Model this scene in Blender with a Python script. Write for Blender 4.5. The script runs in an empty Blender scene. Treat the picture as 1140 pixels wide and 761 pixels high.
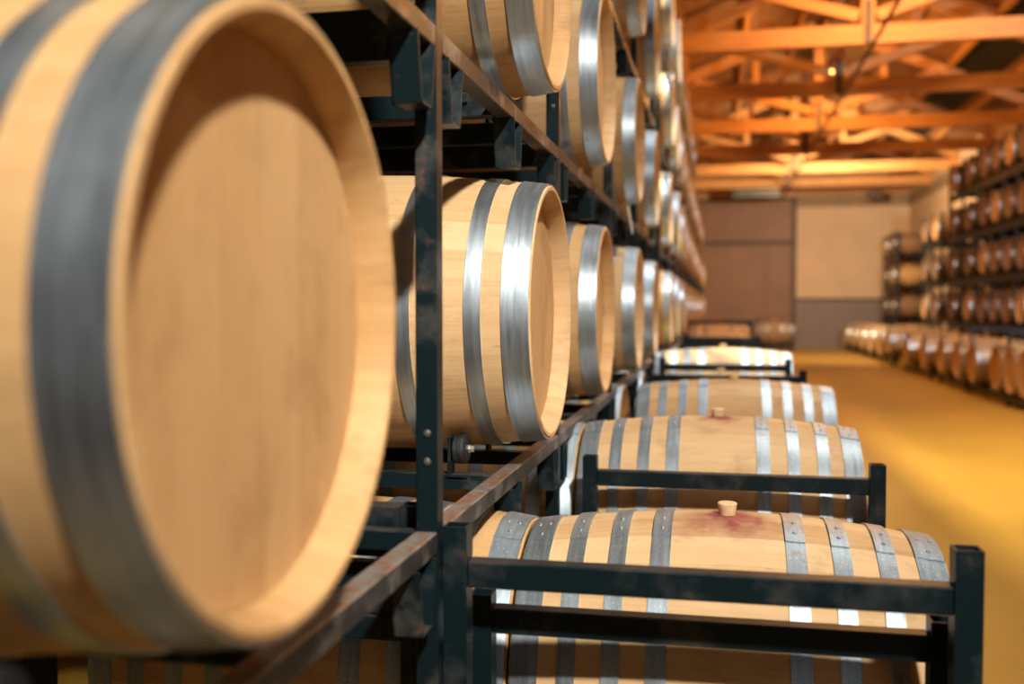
import bpy, math, random
from mathutils import Matrix, Vector
random.seed(7)
PI = math.pi
scene = bpy.context.scene
col = scene.collection

# ------------------------------------------------------------------ mesh helpers
class MB:
    """collects boxes, lathes and tubes that become ONE mesh object"""
    def __init__(s): s.v = []; s.f = []
    def add(s, vs, fs):
        n = len(s.v); s.v += [tuple(v) for v in vs]; s.f += [tuple(i + n for i in f) for f in fs]; return s
    def box(s, x0, x1, y0, y1, z0, z1, bev=0.0):
        if bev <= 0:
            vs = [(x, y, z) for x in (x0, x1) for y in (y0, y1) for z in (z0, z1)]
            fs = [(0, 1, 3, 2), (4, 6, 7, 5), (0, 4, 5, 1), (2, 3, 7, 6), (0, 2, 6, 4), (1, 5, 7, 3)]
            return s.add(vs, fs)
        c = ((x0+x1)/2, (y0+y1)/2, (z0+z1)/2); h = ((x1-x0)/2, (y1-y0)/2, (z1-z0)/2)
        vs = []; idx = {}
        for sx in (-1, 1):
            for sy in (-1, 1):
                for sz in (-1, 1):
                    for a in range(3):
                        p = [sx*(h[0]-bev), sy*(h[1]-bev), sz*(h[2]-bev)]
                        p[a] = (sx, sy, sz)[a]*h[a]
                        idx[(sx, sy, sz, a)] = len(vs); vs.append((c[0]+p[0], c[1]+p[1], c[2]+p[2]))
        fs = []
        for a in range(3):
            b, d = (a+1) % 3, (a+2) % 3
            for sg in (-1, 1):
                q = []
                for tb, td in ((-1, -1), (1, -1), (1, 1), (-1, 1)):
                    k = [0, 0, 0]; k[a] = sg; k[b] = tb; k[d] = td; q.append(idx[(*k, a)])
                fs.append(tuple(q if sg > 0 else q[::-1]))
        for a in range(3):                                   # edge strips
            b, d = (a+1) % 3, (a+2) % 3
            for tb in (-1, 1):
                for td in (-1, 1):
                    k0 = [0, 0, 0]; k0[a] = -1; k0[b] = tb; k0[d] = td
                    k1 = list(k0); k1[a] = 1
                    q = [idx[(*k0, b)], idx[(*k1, b)], idx[(*k1, d)], idx[(*k0, d)]]
                    fs.append(tuple(q if tb*td > 0 else q[::-1]))
        for sx in (-1, 1):
            for sy in (-1, 1):
                for sz in (-1, 1):
                    q = [idx[(sx, sy, sz, a)] for a in range(3)]
                    fs.append(tuple(q if sx*sy*sz > 0 else q[::-1]))
        return s.add(vs, fs)
    def bar(s, p, q, w, h, up=(0, 0, 1)):
        p = Vector(p); q = Vector(q); d = (q-p).normalized(); r = d.cross(Vector(up)).normalized(); u = r.cross(d)
        vs = []
        for e in (p, q):
            for a, b in ((-1, -1), (1, -1), (1, 1), (-1, 1)): vs.append(e + r*a*w/2 + u*b*h/2)
        return s.add(vs, [(3, 2, 1, 0), (4, 5, 6, 7), (0, 1, 5, 4), (1, 2, 6, 5), (2, 3, 7, 6), (3, 0, 4, 7)])
    def lathe(s, prof, n=64, a0=0.0, a1=2*PI, closed_prof=True, axis='X', c=(0, 0, 0), caps=False):
        """prof: (x, r) along the axis; sweep round it"""
        full = abs(a1-a0-2*PI) < 1e-6; m = n if full else n+1; k = len(prof); vs = []
        for i in range(m):
            a = a0 + (a1-a0)*i/n; ca, sa = math.cos(a), math.sin(a)
            for x, r in prof:
                if axis == 'X': vs.append((c[0]+x, c[1]+r*ca, c[2]+r*sa))
                elif axis == 'Z': vs.append((c[0]+r*ca, c[1]+r*sa, c[2]+x))
                else: vs.append((c[0]+r*sa, c[1]+x, c[2]+r*ca))
        fs = []
        for i in range(n):
            j = (i+1) % m
            for t in range(k if closed_prof else k-1):
                u = (t+1) % k
                fs.append((i*k+t, i*k+u, j*k+u, j*k+t))
        if caps and not full:
            fs.append(tuple(range(k))); fs.append(tuple(reversed([(m-1)*k+t for t in range(k)])))
        if caps and full and not closed_prof:
            fs.append(tuple(i*k for i in range(m))[::-1]); fs.append(tuple(i*k+k-1 for i in range(m)))
        return s.add(vs, fs)
    def dome(s, c, n, r, h, seg=8):
        n = Vector(n).normalized(); t = n.cross(Vector((1, 0, .01))).normalized(); b = n.cross(t); c = Vector(c)
        vs = []
        for rr, hh in ((1, 0), (.85, .6), (.45, .92)):
            for i in range(seg):
                a = 2*PI*i/seg; vs.append(c + (t*math.cos(a)+b*math.sin(a))*r*rr + n*h*hh)
        vs.append(c+n*h); fs = []
        for k in range(2):
            for i in range(seg):
                j = (i+1) % seg; fs.append((k*seg+i, k*seg+j, (k+1)*seg+j, (k+1)*seg+i))
        for i in range(seg): fs.append((2*seg+i, 2*seg+(i+1) % seg, 3*seg))
        return s.add(vs, fs)
    def mesh(s, name, mat, smooth=40):
        me = bpy.data.meshes.new(name); me.from_pydata(s.v, [], s.f); me.update()
        import bmesh
        bm = bmesh.new(); bm.from_mesh(me); bmesh.ops.recalc_face_normals(bm, faces=bm.faces); bm.to_mesh(me); bm.free()
        if smooth:
            for p in me.polygons: p.use_smooth = True
            me.set_sharp_from_angle(angle=math.radians(smooth))
        if mat: me.materials.append(mat)
        return me
    def build(s, name, mat, parent=None, smooth=40, loc=(0, 0, 0)):
        return link(name, s.mesh(name, mat, smooth), parent, loc)

def link(name, me, parent=None, loc=(0, 0, 0)):
    o = bpy.data.objects.new(name, me); col.objects.link(o); o.location = loc
    if parent: o.parent = parent
    return o
def tag(o, label=None, cat=None, group=None, kind=None):
    if label: o['label'] = label
    if cat: o['category'] = cat
    if group: o['group'] = group
    if kind: o['kind'] = kind
    return o
def empty(name, loc=(0, 0, 0), label=None, cat=None, group=None):
    o = bpy.data.objects.new(name, None); col.objects.link(o); o.location = loc; o.empty_display_size = .1
    return tag(o, label, cat, group)
def copy_tree(o, parent=None):
    c = o.copy(); col.objects.link(c); c.parent = parent
    for ch in list(o.children): copy_tree(ch, c)
    return c

# ------------------------------------------------------------------ materials
def N(nt, t, **kw):
    n = nt.nodes.new(t)
    for k, v in kw.items():
        if k == 'inp':
            for a, b in v.items(): n.inputs[a].default_value = b
        else: setattr(n, k, v)
    return n
def newmat(name):
    m = bpy.data.materials.new(name); m.use_nodes = True; nt = m.node_tree
    return m, nt, nt.nodes['Principled BSDF']
def L(nt, a, b): nt.links.new(a, b)
def math_(nt, op, a, b=None, clamp=False):
    n = nt.nodes.new('ShaderNodeMath'); n.operation = op; n.use_clamp = clamp
    for i, v in enumerate((a, b)):
        if v is None: continue
        if isinstance(v, (int, float)): n.inputs[i].default_value = v
        else: L(nt, v, n.inputs[i])
    return n.outputs[0]
def ramp(nt, fac, stops):
    r = nt.nodes.new('ShaderNodeValToRGB'); e = r.color_ramp.elements
    while len(e) < len(stops): e.new(.5)
    for i, (p, c) in enumerate(stops): e[i].position = p; e[i].color = (*c, 1)
    L(nt, fac, r.inputs[0]); return r.outputs[0]
def mix(nt, fac, a, b, mode='MIX'):
    m = nt.nodes.new('ShaderNodeMix'); m.data_type = 'RGBA'; m.blend_type = mode
    for i, v in ((0, fac), (6, a), (7, b)):
        if isinstance(v, (int, float)): m.inputs[i].default_value = v
        elif isinstance(v, tuple): m.inputs[i].default_value = (*v, 1)
        else: L(nt, v, m.inputs[i])
    return m.outputs[2]
def noise(nt, vec, scale, detail=3, rough=.55):
    n = nt.nodes.new('ShaderNodeTexNoise'); n.inputs['Scale'].default_value = scale
    n.inputs['Detail'].default_value = detail; n.inputs['Roughness'].default_value = rough
    if vec is not None: L(nt, vec, n.inputs['Vector'])
    return n.outputs['Fac']
def bump(nt, bsdf, h, strength, dist=.002):
    b = nt.nodes.new('ShaderNodeBump'); b.inputs['Strength'].default_value = strength; b.inputs['Distance'].default_value = dist
    L(nt, h, b.inputs['Height']); L(nt, b.outputs[0], bsdf.inputs['Normal'])
def comb(nt, x, y, z):
    c = nt.nodes.new('ShaderNodeCombineXYZ')
    for i, v in enumerate((x, y, z)):
        if isinstance(v, (int, float)): c.inputs[i].default_value = v
        else: L(nt, v, c.inputs[i])
    return c.outputs[0]

def oak(name, light=(.65, .40, .175), dark=(.45, .24, .085), head=False, stain=0.0, nst=26):
    m, nt, b = newmat(name)
    tc = N(nt, 'ShaderNodeTexCoord'); sp = N(nt, 'ShaderNodeSeparateXYZ'); L(nt, tc.outputs['Object'], sp.inputs[0])
    oi = N(nt, 'ShaderNodeObjectInfo'); rnd = oi.outputs['Random']
    x, y, z = sp.outputs
    if head:
        wob = math_(nt, 'MULTIPLY', noise(nt, comb(nt, 0, math_(nt, 'FLOOR', math_(nt, 'MULTIPLY', y, 11)), rnd), 3.1), .35)
        s = math_(nt, 'ADD', math_(nt, 'MULTIPLY', y, 11), rnd); across, along = y, z
    else:
        ang = math_(nt, 'ARCTAN2', z, y)
        s = math_(nt, 'ADD', math_(nt, 'MULTIPLY', ang, nst/(2*PI)), 40.0); across = math_(nt, 'MULTIPLY', ang, .34); along = x
    idx = math_(nt, 'FLOOR', s); fr = math_(nt, 'FRACT', s)
    wn = N(nt, 'ShaderNodeTexWhiteNoise', noise_dimensions='2D'); L(nt, comb(nt, idx, math_(nt, 'MULTIPLY', rnd, 37.0), 0), wn.inputs['Vector'])
    v = wn.outputs['Value']
    # fine long grain and wider figure
    off = math_(nt, 'MULTIPLY', v, 19.0)
    g1 = noise(nt, comb(nt, math_(nt, 'MULTIPLY', along, 5), math_(nt, 'MULTIPLY', across, 150), off), 1.0, 4, .6)
    g2 = noise(nt, comb(nt, math_(nt, 'MULTIPLY', along, 2.2), math_(nt, 'MULTIPLY', across, 22), off), 1.0, 3, .5)
    g3 = noise(nt, comb(nt, math_(nt, 'MULTIPLY', along, 9), math_(nt, 'MULTIPLY', across, 14), off), 1.0, 2, .5)
    t = math_(nt, 'ADD', math_(nt, 'MULTIPLY', v, .36), math_(nt, 'MULTIPLY', g2, .55))
    t = math_(nt, 'ADD', t, math_(nt, 'MULTIPLY', math_(nt, 'SUBTRACT', g1, .5), .55))
    t = math_(nt, 'ADD', t, math_(nt, 'MULTIPLY', math_(nt, 'SUBTRACT', g3, .5), .3))
    c = ramp(nt, t, [(.18, light), (.5, tuple((a*.6+d*.4) for a, d in zip(light, dark))), (.85, dark)])
    # dark small knots/scuffs
    sc = noise(nt, comb(nt, math_(nt, 'MULTIPLY', along, 26), math_(nt, 'MULTIPLY', across, 60), math_(nt, 'MULTIPLY', rnd, 9)), 1.0, 2, .5)
    scm = ramp(nt, sc, [(.70, (0, 0, 0)), (.80, (1, 1, 1))])
    c = mix(nt, math_(nt, 'MULTIPLY', scm, .35), c, (.16, .08, .035))
    # joint between staves
    d = math_(nt, 'MINIMUM', fr, math_(nt, 'SUBTRACT', 1.0, fr))
    jn = math_(nt, 'SUBTRACT', 1.0, math_(nt, 'DIVIDE', d, .006 if not head else .006), clamp=True)
    c = mix(nt, math_(nt, 'MULTIPLY', jn, .45), c, (.20, .105, .045))
    bl = noise(nt, comb(nt, math_(nt, 'MULTIPLY', along, 7), math_(nt, 'MULTIPLY', across, 11), math_(nt, 'MULTIPLY', rnd, 5)), 1.0, 5, .7)
    c = mix(nt, math_(nt, 'MULTIPLY', ramp(nt, bl, [(.52, (0, 0, 0)), (.72, (1, 1, 1))]), .45), c, tuple(q*.62 for q in dark))
    if stain > 0:                                                # wine spilt round the bung hole (top, local +Z)
        dn = noise(nt, comb(nt, math_(nt, 'MULTIPLY', x, 12), math_(nt, 'MULTIPLY', y, 12), rnd), 1.0, 4, .6)
        rad = math_(nt, 'SQRT', math_(nt, 'ADD', math_(nt, 'POWER', math_(nt, 'MULTIPLY', x, .85), 2.0), math_(nt, 'POWER', math_(nt, 'ADD', y, .02), 2.0)))
        top = math_(nt, 'GREATER_THAN', z, 0.0)
        q = math_(nt, 'SUBTRACT', rad, math_(nt, 'MULTIPLY', math_(nt, 'SUBTRACT', dn, .45), .22*stain))
        k1 = math_(nt, 'MULTIPLY', ramp(nt, q, [(.015*stain, (1, 1, 1)), (.05*stain+.03, (.55, .55, .55)), ]), 1.0)
        k1 = ramp(nt, q, [(.022, (.95, .95, .95)), (.05*stain, (.55, .55, .55)), (.12*stain, (0, 0, 0))])
        c = mix(nt, math_(nt, 'MULTIPLY', math_(nt, 'MULTIPLY', k1, top), .92), c, (.24, .022, .04))
    L(nt, c, b.inputs['Base Color'])
    b.inputs['Roughness'].default_value = .55; b.inputs['Specular IOR Level'].default_value = .225
    h = math_(nt, 'SUBTRACT', math_(nt, 'MULTIPLY', g1, .3), jn)
    bump(nt, b, h, .35, .0015)
    return m

def steel(name, base=(.48, .55, .59), rough=.41, spots=0.0):
    m, nt, b = newmat(name)
    tc = N(nt, 'ShaderNodeTexCoord'); sp = N(nt, 'ShaderNodeSeparateXYZ'); L(nt, tc.outputs['Object'], sp.inputs[0])
    rnd = N(nt, 'ShaderNodeObjectInfo').outputs['Random']
    ang = math_(nt, 'ARCTAN2', sp.outputs[2], sp.outputs[1])
    n1 = noise(nt, comb(nt, math_(nt, 'MULTIPLY', sp.outputs[0], 90), math_(nt, 'MULTIPLY', ang, 2.0), rnd), 1.0, 3)
    n2 = noise(nt, tc.outputs['Object'], 9, 4)
    t = math_(nt, 'ADD', math_(nt, 'MULTIPLY', n1, .55), math_(nt, 'MULTIPLY', n2, .45))
    c = ramp(nt, t, [(.3, tuple(v*.62 for v in base)), (.55, base), (.75, tuple(min(1, v*1.3) for v in base))])
    if spots:
        s = noise(nt, tc.outputs['Object'], 160, 2, .5)
        c = mix(nt, math_(nt, 'MULTIPLY', ramp(nt, s, [(.60, (0, 0, 0)), (.68, (1, 1, 1))]), spots), c, (.75, .76, .74))
        r2 = noise(nt, tc.outputs['Object'], 14, 3, .6)
        c = mix(nt, math_(nt, 'MULTIPLY', ramp(nt, r2, [(.66, (0, 0, 0)), (.72, (1, 1, 1))]), .5), c, (.38, .24, .10))
    L(nt, c, b.inputs['Base Color']); b.inputs['Metallic'].default_value = .94
    rr = math_(nt, 'ADD', rough-.1, math_(nt, 'MULTIPLY', t, .22)); L(nt, rr, b.inputs['Roughness'])
    bump(nt, b, t, .12, .002)
    return m

def painted(name, base=(.003, .0105, .0130), rust=.5, rough=.42, wear=.5, worn=(.10, .095, .085), upk=.13):
    m, nt, b = newmat(name)
    tc = N(nt, 'ShaderNodeTexCoord'); geo = N(nt, 'ShaderNodeNewGeometry')
    P = geo.outputs['Position']; nz = N(nt, 'ShaderNodeSeparateXYZ'); L(nt, geo.outputs['True Normal'], nz.inputs[0])
    n1 = noise(nt, P, 7, 5, .65); n2 = noise(nt, P, 38, 4, .6)
    up = math_(nt, 'MULTIPLY', math_(nt, 'MAXIMUM', nz.outputs[2], 0), upk)      # paint is walked/rolled off the upper faces
    q = math_(nt, 'ADD', n1, up)
    c = mix(nt, math_(nt, 'MULTIPLY', ramp(nt, q, [(.52, (0, 0, 0)), (.68, (1, 1, 1))]), wear), base, worn)
    rr = math_(nt, 'ADD', math_(nt, 'MULTIPLY', n2, .5), math_(nt, 'MULTIPLY', q, .5))
    c = mix(nt, math_(nt, 'MULTIPLY', ramp(nt, rr, [(.585, (0, 0, 0)), (.66, (1, 1, 1))]), rust), c, (.22, .085, .035))
    L(nt, c, b.inputs['Base Color']); b.inputs['Roughness'].default_value = rough
    b.inputs['Specular IOR Level'].default_value = .22
    bump(nt, b, n2, .25, .0015)
    return m

def plain(name, base, rough=.6, var=.12, scale=3.0, metallic=0.0, emit=None, bumpk=0.0, alt=None):
    m, nt, b = newmat(name)
    geo = N(nt, 'ShaderNodeNewGeometry'); n = noise(nt, geo.outputs['Position'], scale, 4)
    hi = alt or tuple(min(1, v*(1+var)) for v in base)
    c = ramp(nt, n, [(.3, tuple(v*(1-var) for v in base)), (.7, hi)])
    L(nt, c, b.inputs['Base Color']); b.inputs['Roughness'].default_value = rough; b.inputs['Metallic'].default_value = metallic
    if emit: b.inputs['Emission Color'].default_value = (*emit[0], 1); b.inputs['Emission Strength'].default_value = emit[1]
    if bumpk: bump(nt, b, noise(nt, geo.outputs['Position'], scale*12, 3), bumpk, .003)
    return m

def timber(name, light=(.70, .35, .11), dark=(.44, .19, .05), boards=0.0, axis='Y'):
    m, nt, b = newmat(name)
    geo = N(nt, 'ShaderNodeNewGeometry'); sp = N(nt, 'ShaderNodeSeparateXYZ'); L(nt, geo.outputs['Position'], sp.inputs[0])
    x, y, z = sp.outputs
    v = comb(nt, math_(nt, 'MULTIPLY', x, 1.2), math_(nt, 'MULTIPLY', y, 9 if axis != 'Y' else 1.2), math_(nt, 'MULTIPLY', z, 16))
    n = noise(nt, v, 1.4, 4)
    c = ramp(nt, n, [(.3, light), (.72, dark)])
    if boards:
        s = math_(nt, 'FRACT', math_(nt, 'MULTIPLY', y, 1/boards))
        j = math_(nt, 'LESS_THAN', s, .04)
        c = mix(nt, math_(nt, 'MULTIPLY', j, .7), c, (.08, .035, .012))
        w = N(nt, 'ShaderNodeTexWhiteNoise', noise_dimensions='1D'); L(nt, math_(nt, 'FLOOR', math_(nt, 'MULTIPLY', y, 1/boards)), w.inputs['W'])
        c = mix(nt, math_(nt, 'MULTIPLY', w.outputs['Value'], .35), c, dark)
    L(nt, c, b.inputs['Base Color']); b.inputs['Roughness'].default_value = .6
    return m

M = {}
M['oak'] = oak('oak_staves')
M['oak_pale'] = oak('pale_oak_staves', light=(.73, .49, .255), dark=(.51, .295, .12))
M['oak_stained'] = oak('wine_stained_oak_staves', light=(.73, .49, .255), dark=(.51, .295, .12), stain=1.0)
M['oak_stained2'] = oak('lightly_stained_oak_staves', light=(.73, .49, .255), dark=(.51, .295, .12), stain=.62)
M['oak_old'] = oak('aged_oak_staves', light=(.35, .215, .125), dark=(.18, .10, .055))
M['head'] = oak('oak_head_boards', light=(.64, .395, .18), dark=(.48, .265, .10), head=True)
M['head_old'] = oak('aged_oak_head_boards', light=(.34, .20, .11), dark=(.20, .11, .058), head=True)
M['steel'] = steel('galvanised_hoop_steel')
M['steel_row'] = steel('spotted_hoop_steel', base=(.41, .48, .52), rough=.50, spots=.5)
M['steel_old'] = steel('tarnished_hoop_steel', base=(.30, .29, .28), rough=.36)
M['rack'] = painted('dark_teal_rack_paint', rust=.35)
M['frame'] = painted('dark_teal_frame_paint', rust=.12, wear=.25)
M['rust_beam'] = painted('worn_rusty_rack_paint', base=(.030, .030, .029), rust=.85, wear=.9, worn=(.22, .20, .175), upk=.22)
M['rubber'] = plain('black_rubber', (.012, .013, .014), .38, .3, 60, bumpk=.6)
M['bolt'] = plain('zinc_bolt', (.55, .54, .50), .35, .2, 80, metallic=.8)
M['oldbolt'] = plain('dull_bolt', (.11, .095, .08), .5, .3, 80, metallic=.4)
M['cork'] = plain('pale_bung', (.74, .52, .27), .6, .12, 70)
M['timber'] = timber('orange_truss_timber', axis='X')
M['roofboard'] = timber('roof_boards', light=(.34, .17, .075), dark=(.20, .095, .04), boards=.42)
M['floor'] = None

# ------------------------------------------------------------------ barrels
BL, RH, RB = .95, .32, .357
def prof_r(x): return RB - (RB-RH)*(abs(x)/(BL/2))**1.9
def body_mesh(mat, name):
    xs = [-BL/2 + BL*i/26 for i in range(27)]
    p = [(x, prof_r(x)) for x in xs]
    e = BL/2
    p[0] = (-e+.003, RH); p[-1] = (e-.003, RH)
    # chime: flat end, bevelled inside, down to the head
    p += [(e, RH-.003), (e, RH-.011), (e-.012, RH-.019), (e-.036, RH-.024), (e-.075, RH-.025)]
    p += [(-e+.075, RH-.025), (-e+.036, RH-.024), (-e+.012, RH-.019), (-e, RH-.011), (-e, RH-.003)]
    return MB().lathe(p, 96).mesh(name, mat, 35)
def head_mesh(mat):
    t = .009
    p = [(-t, 0.0005), (-t, RH-.0255), (t, RH-.0255), (t-.0005, RH-.034), (t, RH-.040), (t, 0.0005)]
    return MB().lathe(p, 72, closed_prof=False).mesh('head', mat, 30)
def hoop_mesh(x0, x1, mat, rivets=False, seg=96):
    mb = MB(); t = .0028; n = 4
    xs = [x0+(x1-x0)*i/n for i in range(n+1)]
    # a hoop is a straight cone: ends follow the staves
    def r(x): return prof_r(x0)+(prof_r(x1)-prof_r(x0))*(x-x0)/(x1-x0) + .001
    p = [(x, r(x)+t) for x in xs] + [(x, r(x)-.006) for x in reversed(xs)]
    mb.lathe(p, seg)
    if rivets:
        a0 = PI/2+PI+.0                                            # lap joint on top, a little to the front (-Y)
        am = PI/2 + math.radians(13)
        q = [(x0+.0004, r(x0)+t*2), (x1-.0004, r(x1)+t*2), (x1-.0004, r(x1)), (x0+.0004, r(x0))]
        mb.lathe(q, 8, a0=am-math.radians(8), a1=am+math.radians(9), caps=True)
        w = x1-x0
        for da, dx in ((-4, .3), (-4, .7), (4.5, .5)) if w > .05 else ((-3.5, .5), (4, .5)):
            a = am+math.radians(da); x = x0+w*dx; rr = r(x)+t*2-.0006
            mb.dome((x, rr*math.cos(a), rr*math.sin(a)), (0, math.cos(a), math.sin(a)), .0052, .0036)
    return mb.mesh('hoop', mat, 40)
def mirror(h): return [(-b, -a) for a, b in h]
e = BL/2
H6 = [(e-.066, e-.004), (e-.150, e-.112), (e-.312, e-.275)]
H8 = [(e-.066, e-.004), (e-.150, e-.110), (e-.247, e-.207), (e-.347, e-.303)]
def make_barrel(label, body_mat, head_mat, hoops, hoop_mat, rivets=False, bung=False):
    root = empty('wine_barrel', (0, 0, -50), label, 'barrel')
    link('body', body_mesh(body_mat, 'barrel_body'), root)
    hm = head_mesh(head_mat)
    for s in (1, -1):
        o = link('head', hm, root, (s*(e-.056), 0, 0))
        if s < 0: o.rotation_euler = (0, 0, PI)
    for h in hoops + mirror(hoops): link('hoop', hoop_mesh(h[0], h[1], hoop_mat, rivets), root)
    if bung:
        b = MB().lathe([(.0, .018), (.004, .0195), (.030, .0235), (.032, .0215)], 28, closed_prof=False, axis='Z', caps=True)
        b.build('bung', M['cork'], root, loc=(0, 0, RB-.006))
    return root
SRC = {
 'rack': make_barrel('x', M['oak'], M['head'], H6, M['steel']),
 'pale': make_barrel('x', M['oak_pale'], M['head'], H6, M['steel']),
 'old': make_barrel('x', M['oak_old'], M['head_old'], H6, M['steel_old']),
 'rowA': make_barrel('x', M['oak_stained'], M['head'], H8, M['steel_row'], True, True),
 'rowB': make_barrel('x', M['oak_stained2'], M['head'], H8, M['steel_row'], True, True),
 'row': make_barrel('x', M['oak'], M['head'], H8, M['steel_row'], True, True),
 'rowpale': make_barrel('x', M['oak_pale'], M['head'], H8, M['steel_row'], False, True),
}
used = set()
def barrel(kind, x, y, z, label, group=None, rx=0.0, rz=0.0, sc=1.0, sx=1.0):
    src = SRC[kind]
    o = src if kind not in used else copy_tree(src)
    used.add(kind)
    if 'group' in o.keys(): del o['group']
    o.location = (x, y, z); o.rotation_euler = (rx, 0, rz); o.scale = (sc*sx, sc, sc)
    return tag(o, label, 'barrel', group)
ORD = ['nearest', 'second', 'third', 'fourth', 'fifth', 'sixth', 'seventh', 'eighth', 'ninth', 'tenth', 'eleventh', 'twelfth',
       'thirteenth', 'fourteenth', 'fifteenth', 'sixteenth', 'seventeenth', 'eighteenth', 'nineteenth', 'twentieth', 'twenty-first', 'twenty-second']

# the tall rack beside the camera
XC = -.415 - BL/2
BAYS = [.93, 2.52, 3.87, 5.35, 6.95, 9.15, 10.65, 12.15, 13.65, 15.15, 16.65, 18.15, 19.65, 21.15, 22.65, 24.15, 25.65, 27.15, 28.65, 30.15]
POSTS = [.24, 1.71, 3.07, 4.62, 6.02, 7.66, 8.42, 9.90, 11.40, 12.90, 14.40, 15.90, 17.40, 18.90, 20.40, 21.90, 23.40, 24.90, 26.40, 27.90, 29.40, 30.90]
TZ = [1.385 + .89*k for k in range(4)]
TN = ['lowest raised tier', 'second tier', 'third tier', 'top tier']
for i, y in enumerate(BAYS):
    for k in range(4):
        if k == 3 and y > 19 or k == 2 and y > 26: continue
        kd = 'rack' if (i+k) % 3 else 'pale'
        if i == 0: kd = 'rack' if k == 0 else 'pale'
        if (i, k) == (1, 0): kd = 'pale'
        if i == 0 and k == 0: lab = 'huge close-up oak barrel, its round head filling the view before the first rack post'
        elif (i, k) == (1, 0): lab = 'pale oak barrel with rubber roller beneath, just behind the first dark rack post'
        elif (i, k) == (1, 1): lab = 'oak barrel on the sloping upper rack beam, directly above the roller barrel'
        else: lab = 'tall-rack oak barrel, %s, %s bay from the camera' % (TN[k], ORD[i])
        rx = 0 if i == 0 and k == 0 else random.uniform(-.5, .5)
        if (i, k) == (0, 1): y = 1.32
        big = (i, k) == (0, 0)
        barrel(kd, -.415-BL/2*.972 if big else XC + (0 if i < 2 else random.uniform(-.012, .012)), y + (.012 if big else 0), TZ[k], lab, 'barrels lying in the tall rack', rx=rx, sc=.972 if big else 1.0)
# second row of barrels behind, seen in the gaps of the rack
for i, y in enumerate(BAYS[1:6]):
    for k in (0, 1):
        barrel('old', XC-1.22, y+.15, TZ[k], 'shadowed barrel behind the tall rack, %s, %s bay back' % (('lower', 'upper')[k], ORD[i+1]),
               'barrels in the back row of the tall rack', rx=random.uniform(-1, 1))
# floor level of the rack: the ends beside the low row
G = [(2.27, .58), (3.50, .66), (5.03, .68), (6.37, .66)] + [(y, .66) for y in BAYS[5:]]
for i, (y, z) in enumerate(G):
    if i == 0: lab = 'floor-level barrel under the tall rack, end touching the wine-stained barrel'
    else: lab = 'floor-level barrel under the tall rack, %s from the camera' % ORD[i]
    barrel('row' if i < 4 else 'rack', (-.420 if i == 0 else -.462)-BL/2, y, z, lab, 'floor-level barrels under the tall rack', rx=(0 if i < 4 else random.uniform(-.5, .5)))

# the low row down the aisle
barrel('rowA', .022, 2.26, .58, sx=.915, label='wine-stained oak barrel with a bung behind the nearest double-railed frame', group='low row of barrels with bungs')
barrel('rowB', .0, 3.50, .665, sx=.955, label='oak barrel with a pale bung and red stain behind the single-railed frame', group='low row of barrels with bungs')
barrel('row', .075, 4.94, .69, sx=.96, label='plain oak barrel without rail, third in the low aisle row', group='low row of barrels with bungs')
barrel('rowpale', .017, 6.50, .62, 'pale barrel behind the lower rail of the far double frame', 'low row of barrels with bungs')
barrel('rowpale', .033, 7.36, .745, 'bright whitish barrel topping the far double frame, bung showing above', 'low row of barrels with bungs')
barrel('pale', 0, 14.6, .78, 'small pinkish barrel at the far end of the low aisle row')
barrel('old', 1.72, 32.3, .62, 'lone barrel standing before the tall brown door', sc=1.22)

# ------------------------------------------------------------------ racks
T = .04
def post(parent, x, y, z0, z1, mat=None, w=T, bolts=()):
    o = MB().box(x-w/2, x+w/2, y-w/2, y+w/2, z0, z1, .0025).build('post', mat or M['rack'], parent, smooth=0)
    for z in bolts:
        MB().dome((x+.002, y-w/2, z), (0, -1, 0), .0075, .005, 10).build('bolt', M['oldbolt'], o)
    return o
def cup(parent, x, y, zt, name='bracket', w=.085, d=.052, h=.115, sgn=1, mat=None):
    """folded steel stacking cup hanging under a beam: closed foot, two cheeks flaring upwards"""
    mb = MB(); t = .004
    b, c = w*.36, w*.62
    # bottom plate, side cheeks (fan out), back plate
    mb.box(x-d/2, x+d/2, y-b, y+b, zt-h, zt-h+t)
    for s in (-1, 1):
        vs = [(x-d/2, y+s*b, zt-h), (x+d/2, y+s*b, zt-h), (x+d/2, y+s*(c), zt), (x-d/2, y+s*(c), zt),
              (x-d/2, y+s*(b-t), zt-h), (x+d/2, y+s*(b-t), zt-h), (x+d/2, y+s*(c-t), zt), (x-d/2, y+s*(c-t), zt)]
        mb.add(vs, [(0, 1, 2, 3), (7, 6, 5, 4), (0, 4, 5, 1), (1, 5, 6, 2), (2, 6, 7, 3), (3, 7, 4, 0)])
    vs = [(x-d/2, y-b, zt-h), (x-d/2, y+b, zt-h), (x-d/2, y+c, zt), (x-d/2, y-c, zt), (x-d/2+t, y-b, zt-h), (x-d/2+t, y+b, zt-h), (x-d/2+t, y+c, zt), (x-d/2+t, y-c, zt)]
    mb.add(vs, [(0, 1, 2, 3), (7, 6, 5, 4), (0, 4, 5, 1), (1, 5, 6, 2), (2, 6, 7, 3), (3, 7, 4, 0)])
    return mb.build(name, mat or M['rack'], parent, smooth=0)

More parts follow.
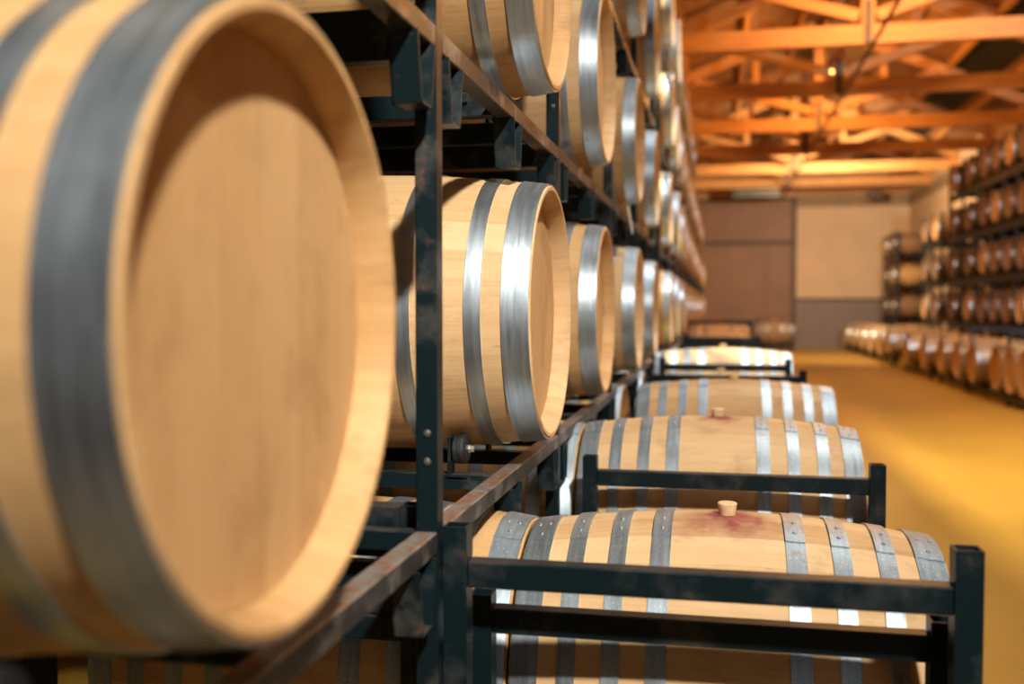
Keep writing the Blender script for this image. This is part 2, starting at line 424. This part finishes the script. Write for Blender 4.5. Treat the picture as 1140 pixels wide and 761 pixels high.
def roller(parent, x, y, z):
    r = MB().lathe([(-.017, .012), (-.017, .030), (-.013, .036), (-.004, .037), (-.002, .034), (.002, .034), (.004, .037), (.013, .036), (.017, .030), (.017, .012)], 32, c=(x, y, z))
    o = r.build('roller', M['rubber'], parent)
    b = MB().lathe([(.0, .0001), (.0, .011), (.004, .0115), (.0045, .008), (.014, .008), (.015, .0001)], 6, closed_prof=False, c=(x+.017, y, z))
    b.lathe([(-.03, .0001), (-.03, .006), (.0, .006), (.0, .0001)], 12, closed_prof=False, c=(x+.017, y, z))
    b.build('bolt', M['bolt'], o, smooth=20)
    m = MB().box(x-.030, x-.022, y-.022, y+.022, z-.062, z+.03, .002)
    m.box(x-.030, x+.020, y-.022, y+.022, z-.066, z-.060)
    m.build('roller_mount', M['rack'], o, smooth=0)
    return o

FX, BX = -.506, -1.30            # front and back post lines
def beam_z(k): return 1.0 + .90*k   # top of the beams of tier k
BT = [1.0, 1.89, 2.78, 3.67]
def tall_rack(ps, label, last):
    root = empty('barrel_rack', (FX, ps[0], 0), label, 'barrel rack', 'tall steel barrel racks')
    inv = Vector((-FX, -ps[0], 0))
    kids = []
    def K(o): kids.append(o); return o
    H = 4.45
    near = ps[0] < 7
    for i, y in enumerate(ps):
        top = H if y < 19 else (3.6 if y < 26 else 2.7)
        K(post(root, FX, y, 0, top, bolts=([b+dz for b in BT[:3] for dz in (.175, .125)] if near and i < 3 else ())))
        K(post(root, BX, y, 0, top))
    for i in range(len(ps)-1):
        y0, y1 = ps[i]+T/2, ps[i+1]-T/2; ym = (y0+y1)/2
        b_here = [b for b in BAYS if y0 < b < y1]
        for k in range(4):
            if k == 3 and y0 > 19 or k == 2 and y0 > 26: continue
            if not b_here: continue
            bz = BT[k]
            mat = M['rust_beam'] if near else M['rack']
            K(MB().box(FX-T/2, FX+T/2, y0, y1, bz-T, bz, .0025).build('beam', mat, root, smooth=0))
            if y0 < 11: K(MB().box(BX-T/2, BX+T/2, y0, y1, bz-T, bz, .0025).build('beam', M['rack'], root, smooth=0))
            yb = b_here[0]
            if y0 < 7.5:
                for s in (-.195, .195):
                    bx = MB().box(BX+T/2, FX-T/2, yb+s-.02, yb+s+.02, bz-T-.001, bz-.004 if k == 0 else bz+.016, .002)
                    K(bx.build('cross_bar', M['rack'], root, smooth=0))
                if i < 4:
                    for s in (-.195, .195):
                        for rx_ in ((FX-.10,) if i > 1 else (FX-.10, BX+.10)):
                            K(roller(root, rx_, yb+s*1.03, TZ[k]-.325-.003))
                for yy in (y0+.075, ym, y1-.075):
                    K(cup(root, FX, yy, bz-T))
                    if i < 2: K(cup(root, BX, yy, bz-T))
        # end bars across the rack at every post
    for i, y in enumerate(ps):
        if y > 12: continue
        for k in range(4):
            K(MB().box(BX+T/2, FX-T/2, y-T/2+.003, y+T/2-.003, BT[k]-T+.001 if k == 0 else BT[k]-.056, BT[k]-.003 if k == 0 else BT[k]+.036, .002).build('cross_bar', M['rack'], root, smooth=0))
    for o in kids: o.location = inv
    return root
tall_rack(POSTS[:6], 'tall dark steel rack holding the nearest stacked barrels above the low row', False)
tall_rack(POSTS[6:], 'tall dark steel rack continuing towards the brown door behind the nearest rack', True)
MBt = MB()   # back-row posts (rack standing behind)
root = empty('barrel_rack', (-2.0, 1.5, 0), 'shadowed dark steel rack behind the nearest tall rack', 'barrel rack', 'tall steel barrel racks')
for y in (1.72, 3.20, 4.75, 6.15, 8.4):
    for x in (-1.66, -2.5): o = post(root, x, y, 0, 3.6); o.location = (2.0, -1.5, 0)
for k in range(3):
    for x in (-1.66, -2.5):
        MB().box(x-T/2, x+T/2, .4, 10, BT[k]-T, BT[k], .002).build('beam', M['rack'], root, smooth=0, loc=(2.0, -1.5, 0))
    for y in (2.45, 2.85, 3.8, 4.2, 5.3, 5.7, 6.9, 7.3):
        MB().box(-2.5+T/2, -1.66-T/2, y-.02, y+.02, BT[k]-T, BT[k]-.004).build('cross_bar', M['rack'], root, smooth=0, loc=(2.0, -1.5, 0))

# portable two-post frames of the low row: each a rack with end frames, sills and curved saddles
def saddle(parent, x, yc, zc, loc, zb):
    r = prof_r(x)+.004; t = .02
    n = 10; vs = []; mb = MB()
    for i in range(n+1):
        a = -PI/2 + math.radians(-32+64*i/n)
        for rr in (r, r+t):
            for dx in (-.025, .025): vs.append((x+dx, yc+rr*math.cos(a), zc+rr*math.sin(a)))
    fs = []
    for i in range(n):
        k = i*4; fs += [(k, k+1, k+5, k+4), (k+2, k+6, k+7, k+3), (k, k+4, k+6, k+2), (k+1, k+3, k+7, k+5)]
    fs += [(0, 2, 3, 1), (n*4, n*4+1, n*4+3, n*4+2)]
    mb.add(vs, fs)
    for s in (-1, 1): mb.box(x-.02, x+.02, yc+s*.12-.015, yc+s*.12+.015, zb, zc-r*.92)
    return mb.build('saddle', M['frame'], parent, loc=loc)
def low_rack(label, x0, x1, y0, y1, ztop, rails, barrels=(), zend=None, rails_end=(), w=.044, open_far=False, zs=.18):
    """posts at (x0|x1, y0|y1); rails = heights of rail tops on the near end, w = tube"""
    root = empty('low_barrel_rack', ((x0+x1)/2, y0, 0), label, 'barrel rack', 'low dark frames of the aisle row')
    lc = (-(x0+x1)/2, -y0, 0); mat = M['frame']
    def box(n, *a): MB().box(*a, .003).build(n, mat, root, smooth=0, loc=lc)
    for x in (x0, x1):
        for y, zt in ((y0, ztop), (y1, zend or ztop)):
            # hollow tube: four walls make the open top
            mb = MB(); h = w/2; t = .004
            mb.box(x-h, x+h, y-h, y-h+t, 0, zt); mb.box(x-h, x+h, y+h-t, y+h, 0, zt)
            mb.box(x-h, x-h+t, y-h+t, y+h-t, 0, zt); mb.box(x+h-t, x+h, y-h+t, y+h-t, 0, zt)
            mb.box(x-h+t, x+h-t, y-h+t, y+h-t, zt-.03, zt-.026)
            mb.build('post', mat, root, smooth=0, loc=lc)
    for z in rails: box('rail', x0+w/2, x1-w/2, y0-w/2+.002, y0+w/2-.002, z-.048, z)
    for z in rails_end: box('rail', x0+w/2, x1-w/2, y1-w/2+.002, y1+w/2-.002, z-.048, z)
    for x in (x0, x1): box('sill', x-w/2+.002, x+w/2-.002, y0+w/2, y1-w/2, zs-.05, zs)
    if barrels:
        for yb, zb in barrels:
            for sx in (-.30, .30):
                pass
        for sx in (-.29, .29):
            box('cradle_bar', (x0+x1)/2+sx-.025, (x0+x1)/2+sx+.025, y0+w/2, y1-w/2, zs-.05, zs-.002)
            for yb, zb in barrels: saddle(root, (x0+x1)/2+sx, yb, zb, lc, zs-.002)
        for y in (y0, y1): box('sill', x0+w/2, x1-w/2, y-w/2+.002, y+w/2-.002, zs-.05, zs)
    return root
low_rack('nearest dark steel frame with open tube posts and a thick top rail', -.459, .400, .62, 1.73, 1.006, (.945,), (), zend=1.006, rails_end=(.945,))
low_rack('dark steel frame just behind the nearest one, its lower rail crossing the wine-stained barrel', -.438, .385, 1.835, 2.62, .855, (.830,), ((2.26, .58),), zend=.40)
low_rack('dark frame with a single rail in front of the second low barrel', -.388, .461, 3.075, 3.90, .936, (.893,), ((3.50, .665),), zend=.80)
low_rack('unrailed low steel cradle beneath the third low barrel', -.365, .515, 4.53, 5.35, .42, (), ((4.94, .69),))
low_rack('lower dark frame railing the two pale barrels', -.41, .49, 6.10, 6.90, 1.02, (.988,), ((6.50, .62),), zend=.8)
low_rack('upper dark frame railing the brightest pale barrel', -.38, .462, 6.965, 7.76, 1.045, (1.005,), ((7.36, .745),), zend=.9)
for i, y in enumerate((9.3, 10.7, 12.1)):
    low_rack('empty dark steel frame, %s beyond the bright pale barrel' % ('first', 'second', 'third')[i], -.40, .46, y, y+.85, (.97, 1.0, 1.03)[i], ((.95, .98, 1.01)[i], .80), ((y+.42, .62),), rails_end=((.95, .98, 1.01)[i],))
low_rack('dark frame around the small pinkish far barrel', -.42, .44, 14.15, 15.05, 1.20, (), ((14.6, .78),), rails_end=(1.19,))
low_rack('low cradle under the dark lone barrel before the tall brown door', 1.2, 2.24, 31.85, 32.75, .2, (), ((32.3, .53),), zs=.17)
low_rack('dark railed frame under the tall rack, left of the nearest open-tube frame', -1.42, -.556, 1.78, 2.66, 1.03, (1.028, .979, .918, .869, .820), (), zend=.9)
# floor-level cradles under the tall rack
for i, (y, z) in enumerate(G):
    low_rack('dark floor cradle under the %s floor-level barrel of the tall rack' % ('nearest' if i == 0 else ORD[i]), -1.25, -.68, y-.27, y+.27, .16, (), ((y, z),), zs=.14) if i < 4 else \
    low_rack('dark floor cradle under the %s floor-level barrel of the tall rack' % ORD[i], -1.25, -.68, y-.27, y+.27, .16, (), ((y, z),), zs=.14)

# ------------------------------------------------------------------ right side of the aisle
RX = 5.10
D2Y = lambda D, X: (D + X*.2033)/.979
cols_main = [D2Y(d, RX) for d in (22.5, 21.1, 19.9, 19.05, 18.2, 17.35, 16.5, 15.6)]
cols_far = [D2Y(d, RX) for d in (31.6, 30.3, 25.5, 24.3)]
RZ = [.475, 1.40, 2.345, 3.30, 4.26]
RT = ['floor tier', 'second tier', 'third tier', 'fourth tier', 'top tier']
for i, y in enumerate(cols_main):
    for k in range(1, 5):
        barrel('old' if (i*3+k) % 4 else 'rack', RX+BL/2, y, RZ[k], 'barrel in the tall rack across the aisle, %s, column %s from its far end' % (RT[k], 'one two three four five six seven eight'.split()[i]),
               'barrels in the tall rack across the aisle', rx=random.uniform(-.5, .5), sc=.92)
for i, y in enumerate(cols_far):
    for k in range(1, 4):
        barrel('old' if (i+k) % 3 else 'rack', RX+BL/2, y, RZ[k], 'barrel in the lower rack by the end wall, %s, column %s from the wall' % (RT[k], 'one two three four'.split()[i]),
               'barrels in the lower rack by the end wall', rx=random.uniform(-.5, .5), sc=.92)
FRX = 3.92
fr = [13.0, 13.65, 14.35, 15.7, 16.7, 17.9, 19.4, 21.2, 23.5, 24.8, 26.3, 27.8, 29.6, 31.3]
fry = [D2Y(d, FRX) for d in fr]
for i, y in enumerate(fry):
    barrel('row' if i % 3 == 0 else ('pale' if i % 3 == 1 else 'rack'), FRX+BL/2, y, .52 if i != 8 else .62, 'floor barrel in the low row across the aisle, %s from the camera' % ORD[i],
           'low row of barrels across the aisle')
def right_rack(label, ys, tiers, x0, x1):
    root = empty('barrel_rack', (x0, ys[0], 0), label, 'barrel rack', 'steel racks across the aisle'); lc = (-x0, -ys[0], 0)
    ps = [ys[0]-.55] + [(a+b)/2 for a, b in zip(ys, ys[1:])] + [ys[-1]+.55]
    top = RZ[tiers-1]+.36
    for y in ps:
        for x in (x0, x1): MB().box(x-.03, x+.03, y-.03, y+.03, 0, top).build('post', M['frame'], root, smooth=0, loc=lc)
    for k in range(tiers):
        for x in (x0, x1):
            zb = RZ[k]-.325
            mb = MB()
            mb.box(x-.028, x+.028, ps[0]+.03, ps[-1]-.03, zb-.17, zb-.02)
            mb.build('beam', M['frame'], root, smooth=0, loc=lc)
        for y in ys:
            MB().box(x0+.028, x1-.028, y-.2, y-.16, zb-.09, zb-.03).build('cross_bar', M['frame'], root, smooth=0, loc=lc)
            MB().box(x0+.028, x1-.028, y+.16, y+.2, zb-.09, zb-.03).build('cross_bar', M['frame'], root, smooth=0, loc=lc)
            for s in (-1, 1):
                MB().lathe([(-.02, .0001), (-.02, .035), (.02, .035), (.02, .0001)], 12, closed_prof=False, c=(x0+.06, y+s*.18, zb+.01)).build('roller', M['rubber'], root, loc=lc)
    return root
right_rack('five-tier dark steel rack across the aisle', sorted(cols_main), 5, RX+.1, RX+.86)
right_rack('four-tier dark steel rack beside the end wall, far barrel pair', sorted(cols_far[:2]), 4, RX+.1, RX+.86)
right_rack('four-tier dark steel rack between the five-tier rack and the end wall', sorted(cols_far[2:]), 4, RX+.1, RX+.86)
for j in range(7):
    ya, yb = fry[2*j], fry[2*j+1]
    x0, x1 = FRX+.08, FRX+.87
    root = empty('low_barrel_rack', (x0, ya, 0), 'low dark rack under the barrels across the aisle, %s from the camera' % ORD[j], 'barrel rack', 'low racks across the aisle'); lc = (-x0, -ya, 0)
    hi = 1.06 if j in (1, 0) else .30
    za = .52
    p0, p1 = ya-.36, yb+.36
    if j == 0: p1 = yb+.345
    for x in (x0, x1):
        for y in (p0, p1): MB().box(x-.022, x+.022, y-.022, y+.022, 0, hi).build('post', M['frame'], root, smooth=0, loc=lc)
        MB().box(x-.02, x+.02, p0+.022, p1-.022, .06, .145).build('sill', M['frame'], root, smooth=0, loc=lc)
    if hi > .5:
        for y in (p0, p1): MB().box(x0+.022, x1-.022, y-.02, y+.02, hi-.045, hi-.005).build('rail', M['frame'], root, smooth=0, loc=lc)
    for y, q in ((ya, 2*j), (yb, 2*j+1)):
        zc = .52 if q != 8 else .62
        for sx in (x0+.12, x1-.12):
            xx = sx-(FRX+BL/2)
            m = MB(); r = prof_r(xx)
            for s in (-1, 1): m.box(sx-.03, sx+.03, y+s*.14-.04, y+s*.14+.04, .10, zc-math.sqrt(r*r-.10**2)-.004 if s else 0)
            m.box(sx-.03, sx+.03, y-.30, y+.30, .07, .11)
            m.build('saddle', M['frame'], root, smooth=0, loc=lc)

# ------------------------------------------------------------------ room shell
XL, XR, Y0, Y1 = -2.9, 6.12, -7.0, 34.8
EZ, RIDX, RIDZ = 5.12, 1.97, 6.95
m, nt, b = newmat('ochre_floor_paint')
geo = N(nt, 'ShaderNodeNewGeometry'); P = geo.outputs['Position']
n1 = noise(nt, P, .9, 5); n2 = noise(nt, P, 30, 4)
t = math_(nt, 'ADD', math_(nt, 'MULTIPLY', n1, .75), math_(nt, 'MULTIPLY', n2, .25))
L(nt, ramp(nt, t, [(.3, (.44, .245, .030)), (.7, (.54, .315, .045))]), b.inputs['Base Color'])
L(nt, math_(nt, 'ADD', .34, math_(nt, 'MULTIPLY', n2, .2)), b.inputs['Roughness']); bump(nt, b, n2, .1, .002)
M['floor'] = m
def struct(name, mb, mat, smooth=0): return tag(mb.build(name, mat, smooth=smooth), kind='structure')
struct('floor', MB().box(XL-.2, XR+.2, Y0, Y1+.2, -.15, 0), M['floor'])
M['wall'] = plain('cream_plaster', (.72, .50, .30), .8, .06, 1.5)
M['wainscot'] = plain('brown_grey_wainscot', (.235, .165, .125), .6, .08, 2)
M['trimdark'] = plain('dark_brown_trim', (.09, .05, .03), .6, .1, 4)
M['door'] = plain('brown_door_paint', (.27, .125, .058), .55, .10, 1.2)
M['cornice'] = plain('brown_cornice', (.34, .22, .12), .7, .08, 3)
M['gable'] = timber('gable_boards', light=(.60, .32, .13), dark=(.42, .20, .08), axis='X')
struct('wall_left', MB().box(XL-.2, XL, Y0, Y1+.2, 0, EZ+.50), M['wainscot'])
wr = struct('wall_right', MB().box(XR, XR+.2, Y0, Y1+.2, 0, EZ+.50), M['wall'])
struct('trim_1', MB().box(XR-.05, XR-.001, Y0, Y1-.06, 4.72, 5.06), M['cornice'])
DX0, DX1, DZ = -.95, 2.40, 5.02
# end wall: pieces around the tall door opening
mb = MB().box(XL, DX0-.12, Y1, Y1+.2, 0, EZ); mb.box(DX1+.14, XR, Y1, Y1+.2, 1.66, EZ); mb.box(DX0-.12, DX1+.14, Y1, Y1+.2, DZ+.05, EZ)
struct('wall_far', mb, M['wall'])
struct('baseboard_far', MB().box(DX1+.141, XR-.001, Y1-.03, Y1+.15, .001, 1.60), M['wainscot'])
struct('trim_2', MB().box(DX1+.141, XR-.001, Y1-.06, Y1+.1, 1.601, 1.68, .01), M['trimdark'])
struct('trim_3', MB().box(DX1+.15, XR-.05, Y1-.08, Y1-.001, 4.72, 5.08, .01), M['cornice'])
g = MB(); g.add([(XL, Y1, EZ+.002), (XR, Y1, EZ+.002), (XR, Y1, EZ+.46), (RIDX, Y1, RIDZ+.46), (XL, Y1, EZ+.46), (XL, Y1+.2, EZ+.002), (XR, Y1+.2, EZ+.002), (XR, Y1+.2, EZ+.46), (RIDX, Y1+.2, RIDZ+.46), (XL, Y1+.2, EZ+.46)],
              [(0, 1, 2, 3, 4), (9, 8, 7, 6, 5), (0, 5, 6, 1), (1, 6, 7, 2), (2, 7, 8, 3), (3, 8, 9, 4), (4, 9, 5, 0)])
struct('wall_gable', g, M['gable'])
struct('wall_near', MB().box(XL-.2, XR+.2, Y0-.2, Y0, -.15, RIDZ+.5), M['wainscot'])
dr = empty('door_1', (0, Y1, 0)); tag(dr, kind='structure')
MB().box(DX0, DX1, .06, .14, 0, DZ-.06).build('door_panel', M['door'], dr, smooth=0)
for z in (3.55, 1.9):
    MB().box(DX0, DX1, .03 if z > 3 else .045, .06, z-.07, z+.07, .008).build('door_rail', M['trimdark'] if z > 3 else M['door'], dr, smooth=0)
MB().box(1.55, 1.62, .03, .06, 0, 3.4, .008).build('door_stile', M['door'], dr, smooth=0)
f_ = MB().box(DX0-.12, DX0, -.04, .16, 0, DZ+.05); f_.box(DX1, DX1+.14, -.04, .16, 0, DZ+.05); f_.box(DX0, DX1, -.04, .16, DZ-.06, DZ+.05)
f_.build('door_frame', M['trimdark'], dr, smooth=0)

# roof: two board slopes, purlins, trusses
def zroof(x): return EZ+.42 + (RIDZ-EZ)*((x-XL)/(RIDX-XL) if x < RIDX else (XR-x)/(XR-RIDX))
c = MB()
for xa, xb in ((XL-.2, RIDX), (RIDX, XR+.2)):
    za, zb = zroof(xa), zroof(xb)
    vs = [(xa, Y0, za), (xb, Y0, zb), (xb, Y1+.2, zb), (xa, Y1+.2, za), (xa, Y0, za+.1), (xb, Y0, zb+.1), (xb, Y1+.2, zb+.1), (xa, Y1+.2, za+.1)]
    c.add(vs, [(3, 2, 1, 0), (4, 5, 6, 7), (0, 1, 5, 4), (1, 2, 6, 5), (2, 3, 7, 6), (3, 0, 4, 7)])
struct('ceiling', c, M['roofboard'])
for j, x in enumerate((-1.9, -.7, .45, 1.55, 2.40, 3.45, 4.45, 5.45)):
    s = (RIDZ-EZ)/(RIDX-XL) if x < RIDX else -(RIDZ-EZ)/(XR-RIDX)
    up = Vector((-s, 0, 1)).normalized(); zz = zroof(x)-.09
    o = MB().bar((x, Y0, zz), (x, Y1, zz), .09, .16, up).build('roof_purlin', M['timber'], smooth=0)
    tag(o, kind='structure')
M['darkstrip'] = plain('dark_roof_glazing', (.003, .007, .008), .7, .2, 2)
x0, x1 = 4.62, 5.28
s = -(RIDZ-EZ)/(XR-RIDX)
o = MB().add([(x0, Y0, zroof(x0)-.02), (x1, Y0, zroof(x1)-.02), (x1, Y1, zroof(x1)-.02), (x0, Y1, zroof(x0)-.02), (x0, Y0, zroof(x0)-.004), (x1, Y0, zroof(x1)-.004), (x1, Y1, zroof(x1)-.004), (x0, Y1, zroof(x0)-.004)],
    [(0, 1, 2, 3), (7, 6, 5, 4), (0, 4, 5, 1), (1, 5, 6, 2), (2, 6, 7, 3), (3, 7, 4, 0)]).build('window_1', M['darkstrip'], smooth=0)
tag(o, kind='structure')
TY = [D2Y(d, 2.0) for d in (13.8, 17.1, 20.5, 23.7, 27.0, 30.2)]
M['strap'] = plain('grey_steel_strap', (.10, .085, .07), .6, .2, 20, metallic=.2)
def truss(y, label):
    root = empty('roof_truss', (RIDX, y, EZ), label, 'roof truss', 'timber roof trusses'); lc = (-RIDX, -y, -EZ)
    def B(n, p, q, w, h, dy=0): MB().bar((p[0], y+dy, p[1]), (q[0], y+dy, q[1]), w, h, (0, 0, 1) if abs(q[0]-p[0]) > .01 else (1, 0, 0)).build(n, M['timber'], root, smooth=0, loc=lc)
    tz = EZ
    B('tie_beam', (XL, tz), (XR, tz), .13, .26)
    B('king_post', (RIDX, tz+.13), (RIDX, RIDZ+.12), .15, .18)
    off = -.20
    B('rafter', (XL+.05, zroof(XL+.05)+off-.02), (RIDX-.09, zroof(RIDX-.09)+off-.02), .12, .20)
    B('rafter', (XR-.05, zroof(XR-.05)+off-.02), (RIDX+.09, zroof(RIDX+.09)+off-.02), .12, .20)
    for s_, hx in ((-1, -.55), (1, 4.2)):
        zt = zroof(hx)-.34
        B('strut', (RIDX+s_*.12, tz+.26), (hx, zt), .11, .16)
        qx = RIDX+s_*1.25
        frac = (qx-RIDX-s_*.12)/(hx-RIDX-s_*.12); zq = tz+.26+(zt-tz-.26)*frac+.07
        B('queen_post', (qx, zq), (qx, zroof(qx)-.31), .10, .12)
    MB().box(RIDX-.045, RIDX+.045, y-.105, y-.093, tz-.13, tz+.45).build('strap', M['strap'], root, smooth=0, loc=lc)
for i, y in enumerate(TY):
    truss(y, 'orange timber roof truss, %s from the camera' % ORD[i])
tag(MB().lathe([(0, .025), (Y1-6.2, .025)], 12, closed_prof=False, axis='Y', c=(RIDX+.06, 6.0, EZ-.156), caps=True).build('cable_conduit', M['strap']),
    'thin grey conduit running beneath the truss tie beams along the ridge', 'conduit')

# lamps standing on the tie beams
M['glow'] = plain('lamp_glow', (1, .8, .5), .5, 0, 1, emit=((1, .62, .25), 14))
M['lampmetal'] = plain('lamp_housing_metal', (.12, .10, .08), .5, .1, 10, metallic=.5)
def lamp(y, x, z, power, color, label):
    root = empty('roof_lamp', (x, y, z), label, 'lamp', 'roof lamps')
    MB().lathe([(.04, .02), (.05, .05), (.0, .10), (-.03, .12), (-.03, .112), (.0, .092), (.04, .04)], 20, closed_prof=False, axis='Z').build('lamp_shade', M['lampmetal'], root)
    MB().lathe([(.03, .001), (.025, .03), (0, .045), (-.02, .03), (-.03, .001)], 16, closed_prof=False, axis='Z').build('bulb', M['glow'], root)
    MB().box(-.012, .012, -.012, .012, .05, zroof(x)-z).build('lamp_stem', M['lampmetal'], root, smooth=0)
    ld = bpy.data.lights.new('lamp_light', 'POINT'); ld.energy = power; ld.color = color; ld.shadow_soft_size = .07
    lo = bpy.data.objects.new('lamp_light', ld); col.objects.link(lo); lo.location = (x, y, z-.12)
LC = (1.0, .44, .11)
KW = 1.0
for i, (y, p) in enumerate(((TY[0]-1.9, 380), (TY[2]-1.9, 330), (TY[4]-2.6, 120))):
    lamp(y, RIDX+.02, 5.78, p*KW, LC, 'small bright lamp glowing among the roof timbers, %s' % ('out of view above the nearest truss', 'behind the second tie beam', 'behind the fourth tie beam')[i])

# fixtures at the far end
M['heater'] = plain('grey_heater_metal', (.16, .145, .125), .35, .1, 5, metallic=.6)
hr = empty('wall_heater', (1.12, 32.6, 5.05), 'grey metal heater unit hung above the tall brown door', 'heater')
MB().box(-.72, .72, -.22, .22, -.10, .22, .03).build('housing', M['heater'], hr)
MB().box(-.74, .74, -.20, .20, -.20, -.13, .01).build('reflector', M['heater'], hr)
MB().box(-.68, .68, -.16, .16, -.13, -.10).build('heating_element', M['trimdark'], hr, smooth=0)
for x in (-.5, .5): MB().box(x-.01, x+.01, -.01, .01, .2, zroof(1.12+x)-5.05).build('hanger', M['trimdark'], hr, smooth=0)
sr = empty('loudspeaker', (4.75, 32.9, 4.86), 'small dark box hung under the roof near the far corner', 'loudspeaker')
MB().box(-.22, .22, -.14, .14, -.12, .14, .02).build('housing', M['trimdark'], sr)
MB().box(-.01, .01, -.01, .01, .13, zroof(4.75)-4.86).build('hanger', M['trimdark'], sr, smooth=0)
# added unseen tray on the post tops, casts the shadow band on the floor
tr = MB().box(-.56, -.40, .22, 9.95, 4.452, 4.456); tr.box(-.56, -.556, .22, 9.95, 4.456, 4.51); tr.box(-.404, -.40, .22, 9.95, 4.456, 4.51)
tag(tr.build('shadow_tray', M['frame'], smooth=0), 'added unseen flat tray on the nearest tall rack, casting the floor shadow band', 'shadow blocker')
# paper tag on the rack
M['paper'] = plain('paper', (.72, .68, .60), .7, .05, 30)
tg = MB().bar((-.455, 5.10, 1.905), (-.44, 5.18, 1.78), .003, .05, (0, 1, .3)).build('paper_tag', M['paper'], smooth=0)
tag(tg, 'tilted white paper tag on the rack beam below the second tier', 'tag')

# ------------------------------------------------------------------ light
def area(name, loc, target, size, power, color, sy=None):
    ld = bpy.data.lights.new(name, 'AREA'); ld.energy = power; ld.color = color; ld.size = size
    if sy: ld.shape = 'RECTANGLE'; ld.size_y = sy
    o = bpy.data.objects.new(name, ld); col.objects.link(o); o.location = loc
    o.rotation_euler = (Vector(target)-Vector(loc)).to_track_quat('-Z', 'Y').to_euler(); return o
def hang(name, loc, power, color, target=None, size=.28):
    return area(name, loc, target or (loc[0]-.6, loc[1], 0), size, power, color)
def beam(o, deg): o.data.spread = math.radians(deg)
beam(hang('aisle_light', (1.90, -2.4, 5.2), 62, (1.0, .95, .88), (-.8, 2.2, 1.25)), 54)
beam(hang('aisle_light', (1.3, 4.6, 5.3), 22, (1.0, .95, .88), (-.7, 4.0, 1.0)), 80)
beam(hang('aisle_light', (.85, 7.3, 5.2), 38, (.80, .92, 1.0), (0, 7.0, .9)), 80)
beam(hang('aisle_light', (1.7, 9.6, 5.2), 130, (.80, .92, 1.0), (-.6, 9.8, 2.6)), 95)
hang('aisle_light', (1.97, 18.5, 4.9), 35, (1.0, .80, .58), (1.6, 19, 0))
beam(hang('aisle_light', (4.3, 3.2, 5.0), 170, (.90, .95, 1.0), (4.9, 17, 1.4)), 60)
hang('aisle_light', (2.8, 25.2, 4.5), 460, (1.0, .76, .48), (3.2, 34, 2.2))  # added light without a fixture, brightens the end wall
beam(hang('side_lamp_light', (-1.06, 8.2, 6.0), 215, (1.0, .88, .66), (2.7, 8.6, 0), .12), 85)
area('daylight_from_entrance', (3.2, -6.6, 2.6), (.5, 8, 1.6), 2.2, 26, (.80, .92, 1.0))
w = bpy.data.worlds.new('world'); scene.world = w; w.use_nodes = True
w.node_tree.nodes['Background'].inputs[0].default_value = (.35, .62, .75, 1)
w.node_tree.nodes['Background'].inputs[1].default_value = .04

# ------------------------------------------------------------------ camera
cd = bpy.data.cameras.new('camera'); cam = bpy.data.objects.new('camera', cd); col.objects.link(cam)
f = 1108.3; th = math.atan(230/f); ph = math.atan(40.5*math.cos(th)/f)
F = Vector((-math.sin(th)*math.cos(ph), math.cos(th)*math.cos(ph), -math.sin(ph)))
R_ = Vector((math.cos(th), math.sin(th), 0)); U = R_.cross(F)
cam.matrix_world = Matrix(((R_.x, U.x, -F.x, 0), (R_.y, U.y, -F.y, 0), (R_.z, U.z, -F.z, 1.4), (0, 0, 0, 1)))
cd.sensor_width = 36; cd.lens = f*36/1140; cd.clip_start = .05; cd.clip_end = 200
cd.dof.use_dof = True; cd.dof.focus_distance = 2.3; cd.dof.aperture_fstop = 1.8
scene.camera = cam
vs = scene.view_settings
vs.view_transform = 'Standard'; vs.look = 'None'; vs.gamma = 1; vs.exposure = 0.0; vs.use_curve_mapping = False
for o in list(scene.objects):                              # sources that were never placed
    if o.name.startswith('wine_barrel') and o.location.z < -10:
        for c_ in list(o.children): bpy.data.objects.remove(c_)
        bpy.data.objects.remove(o)
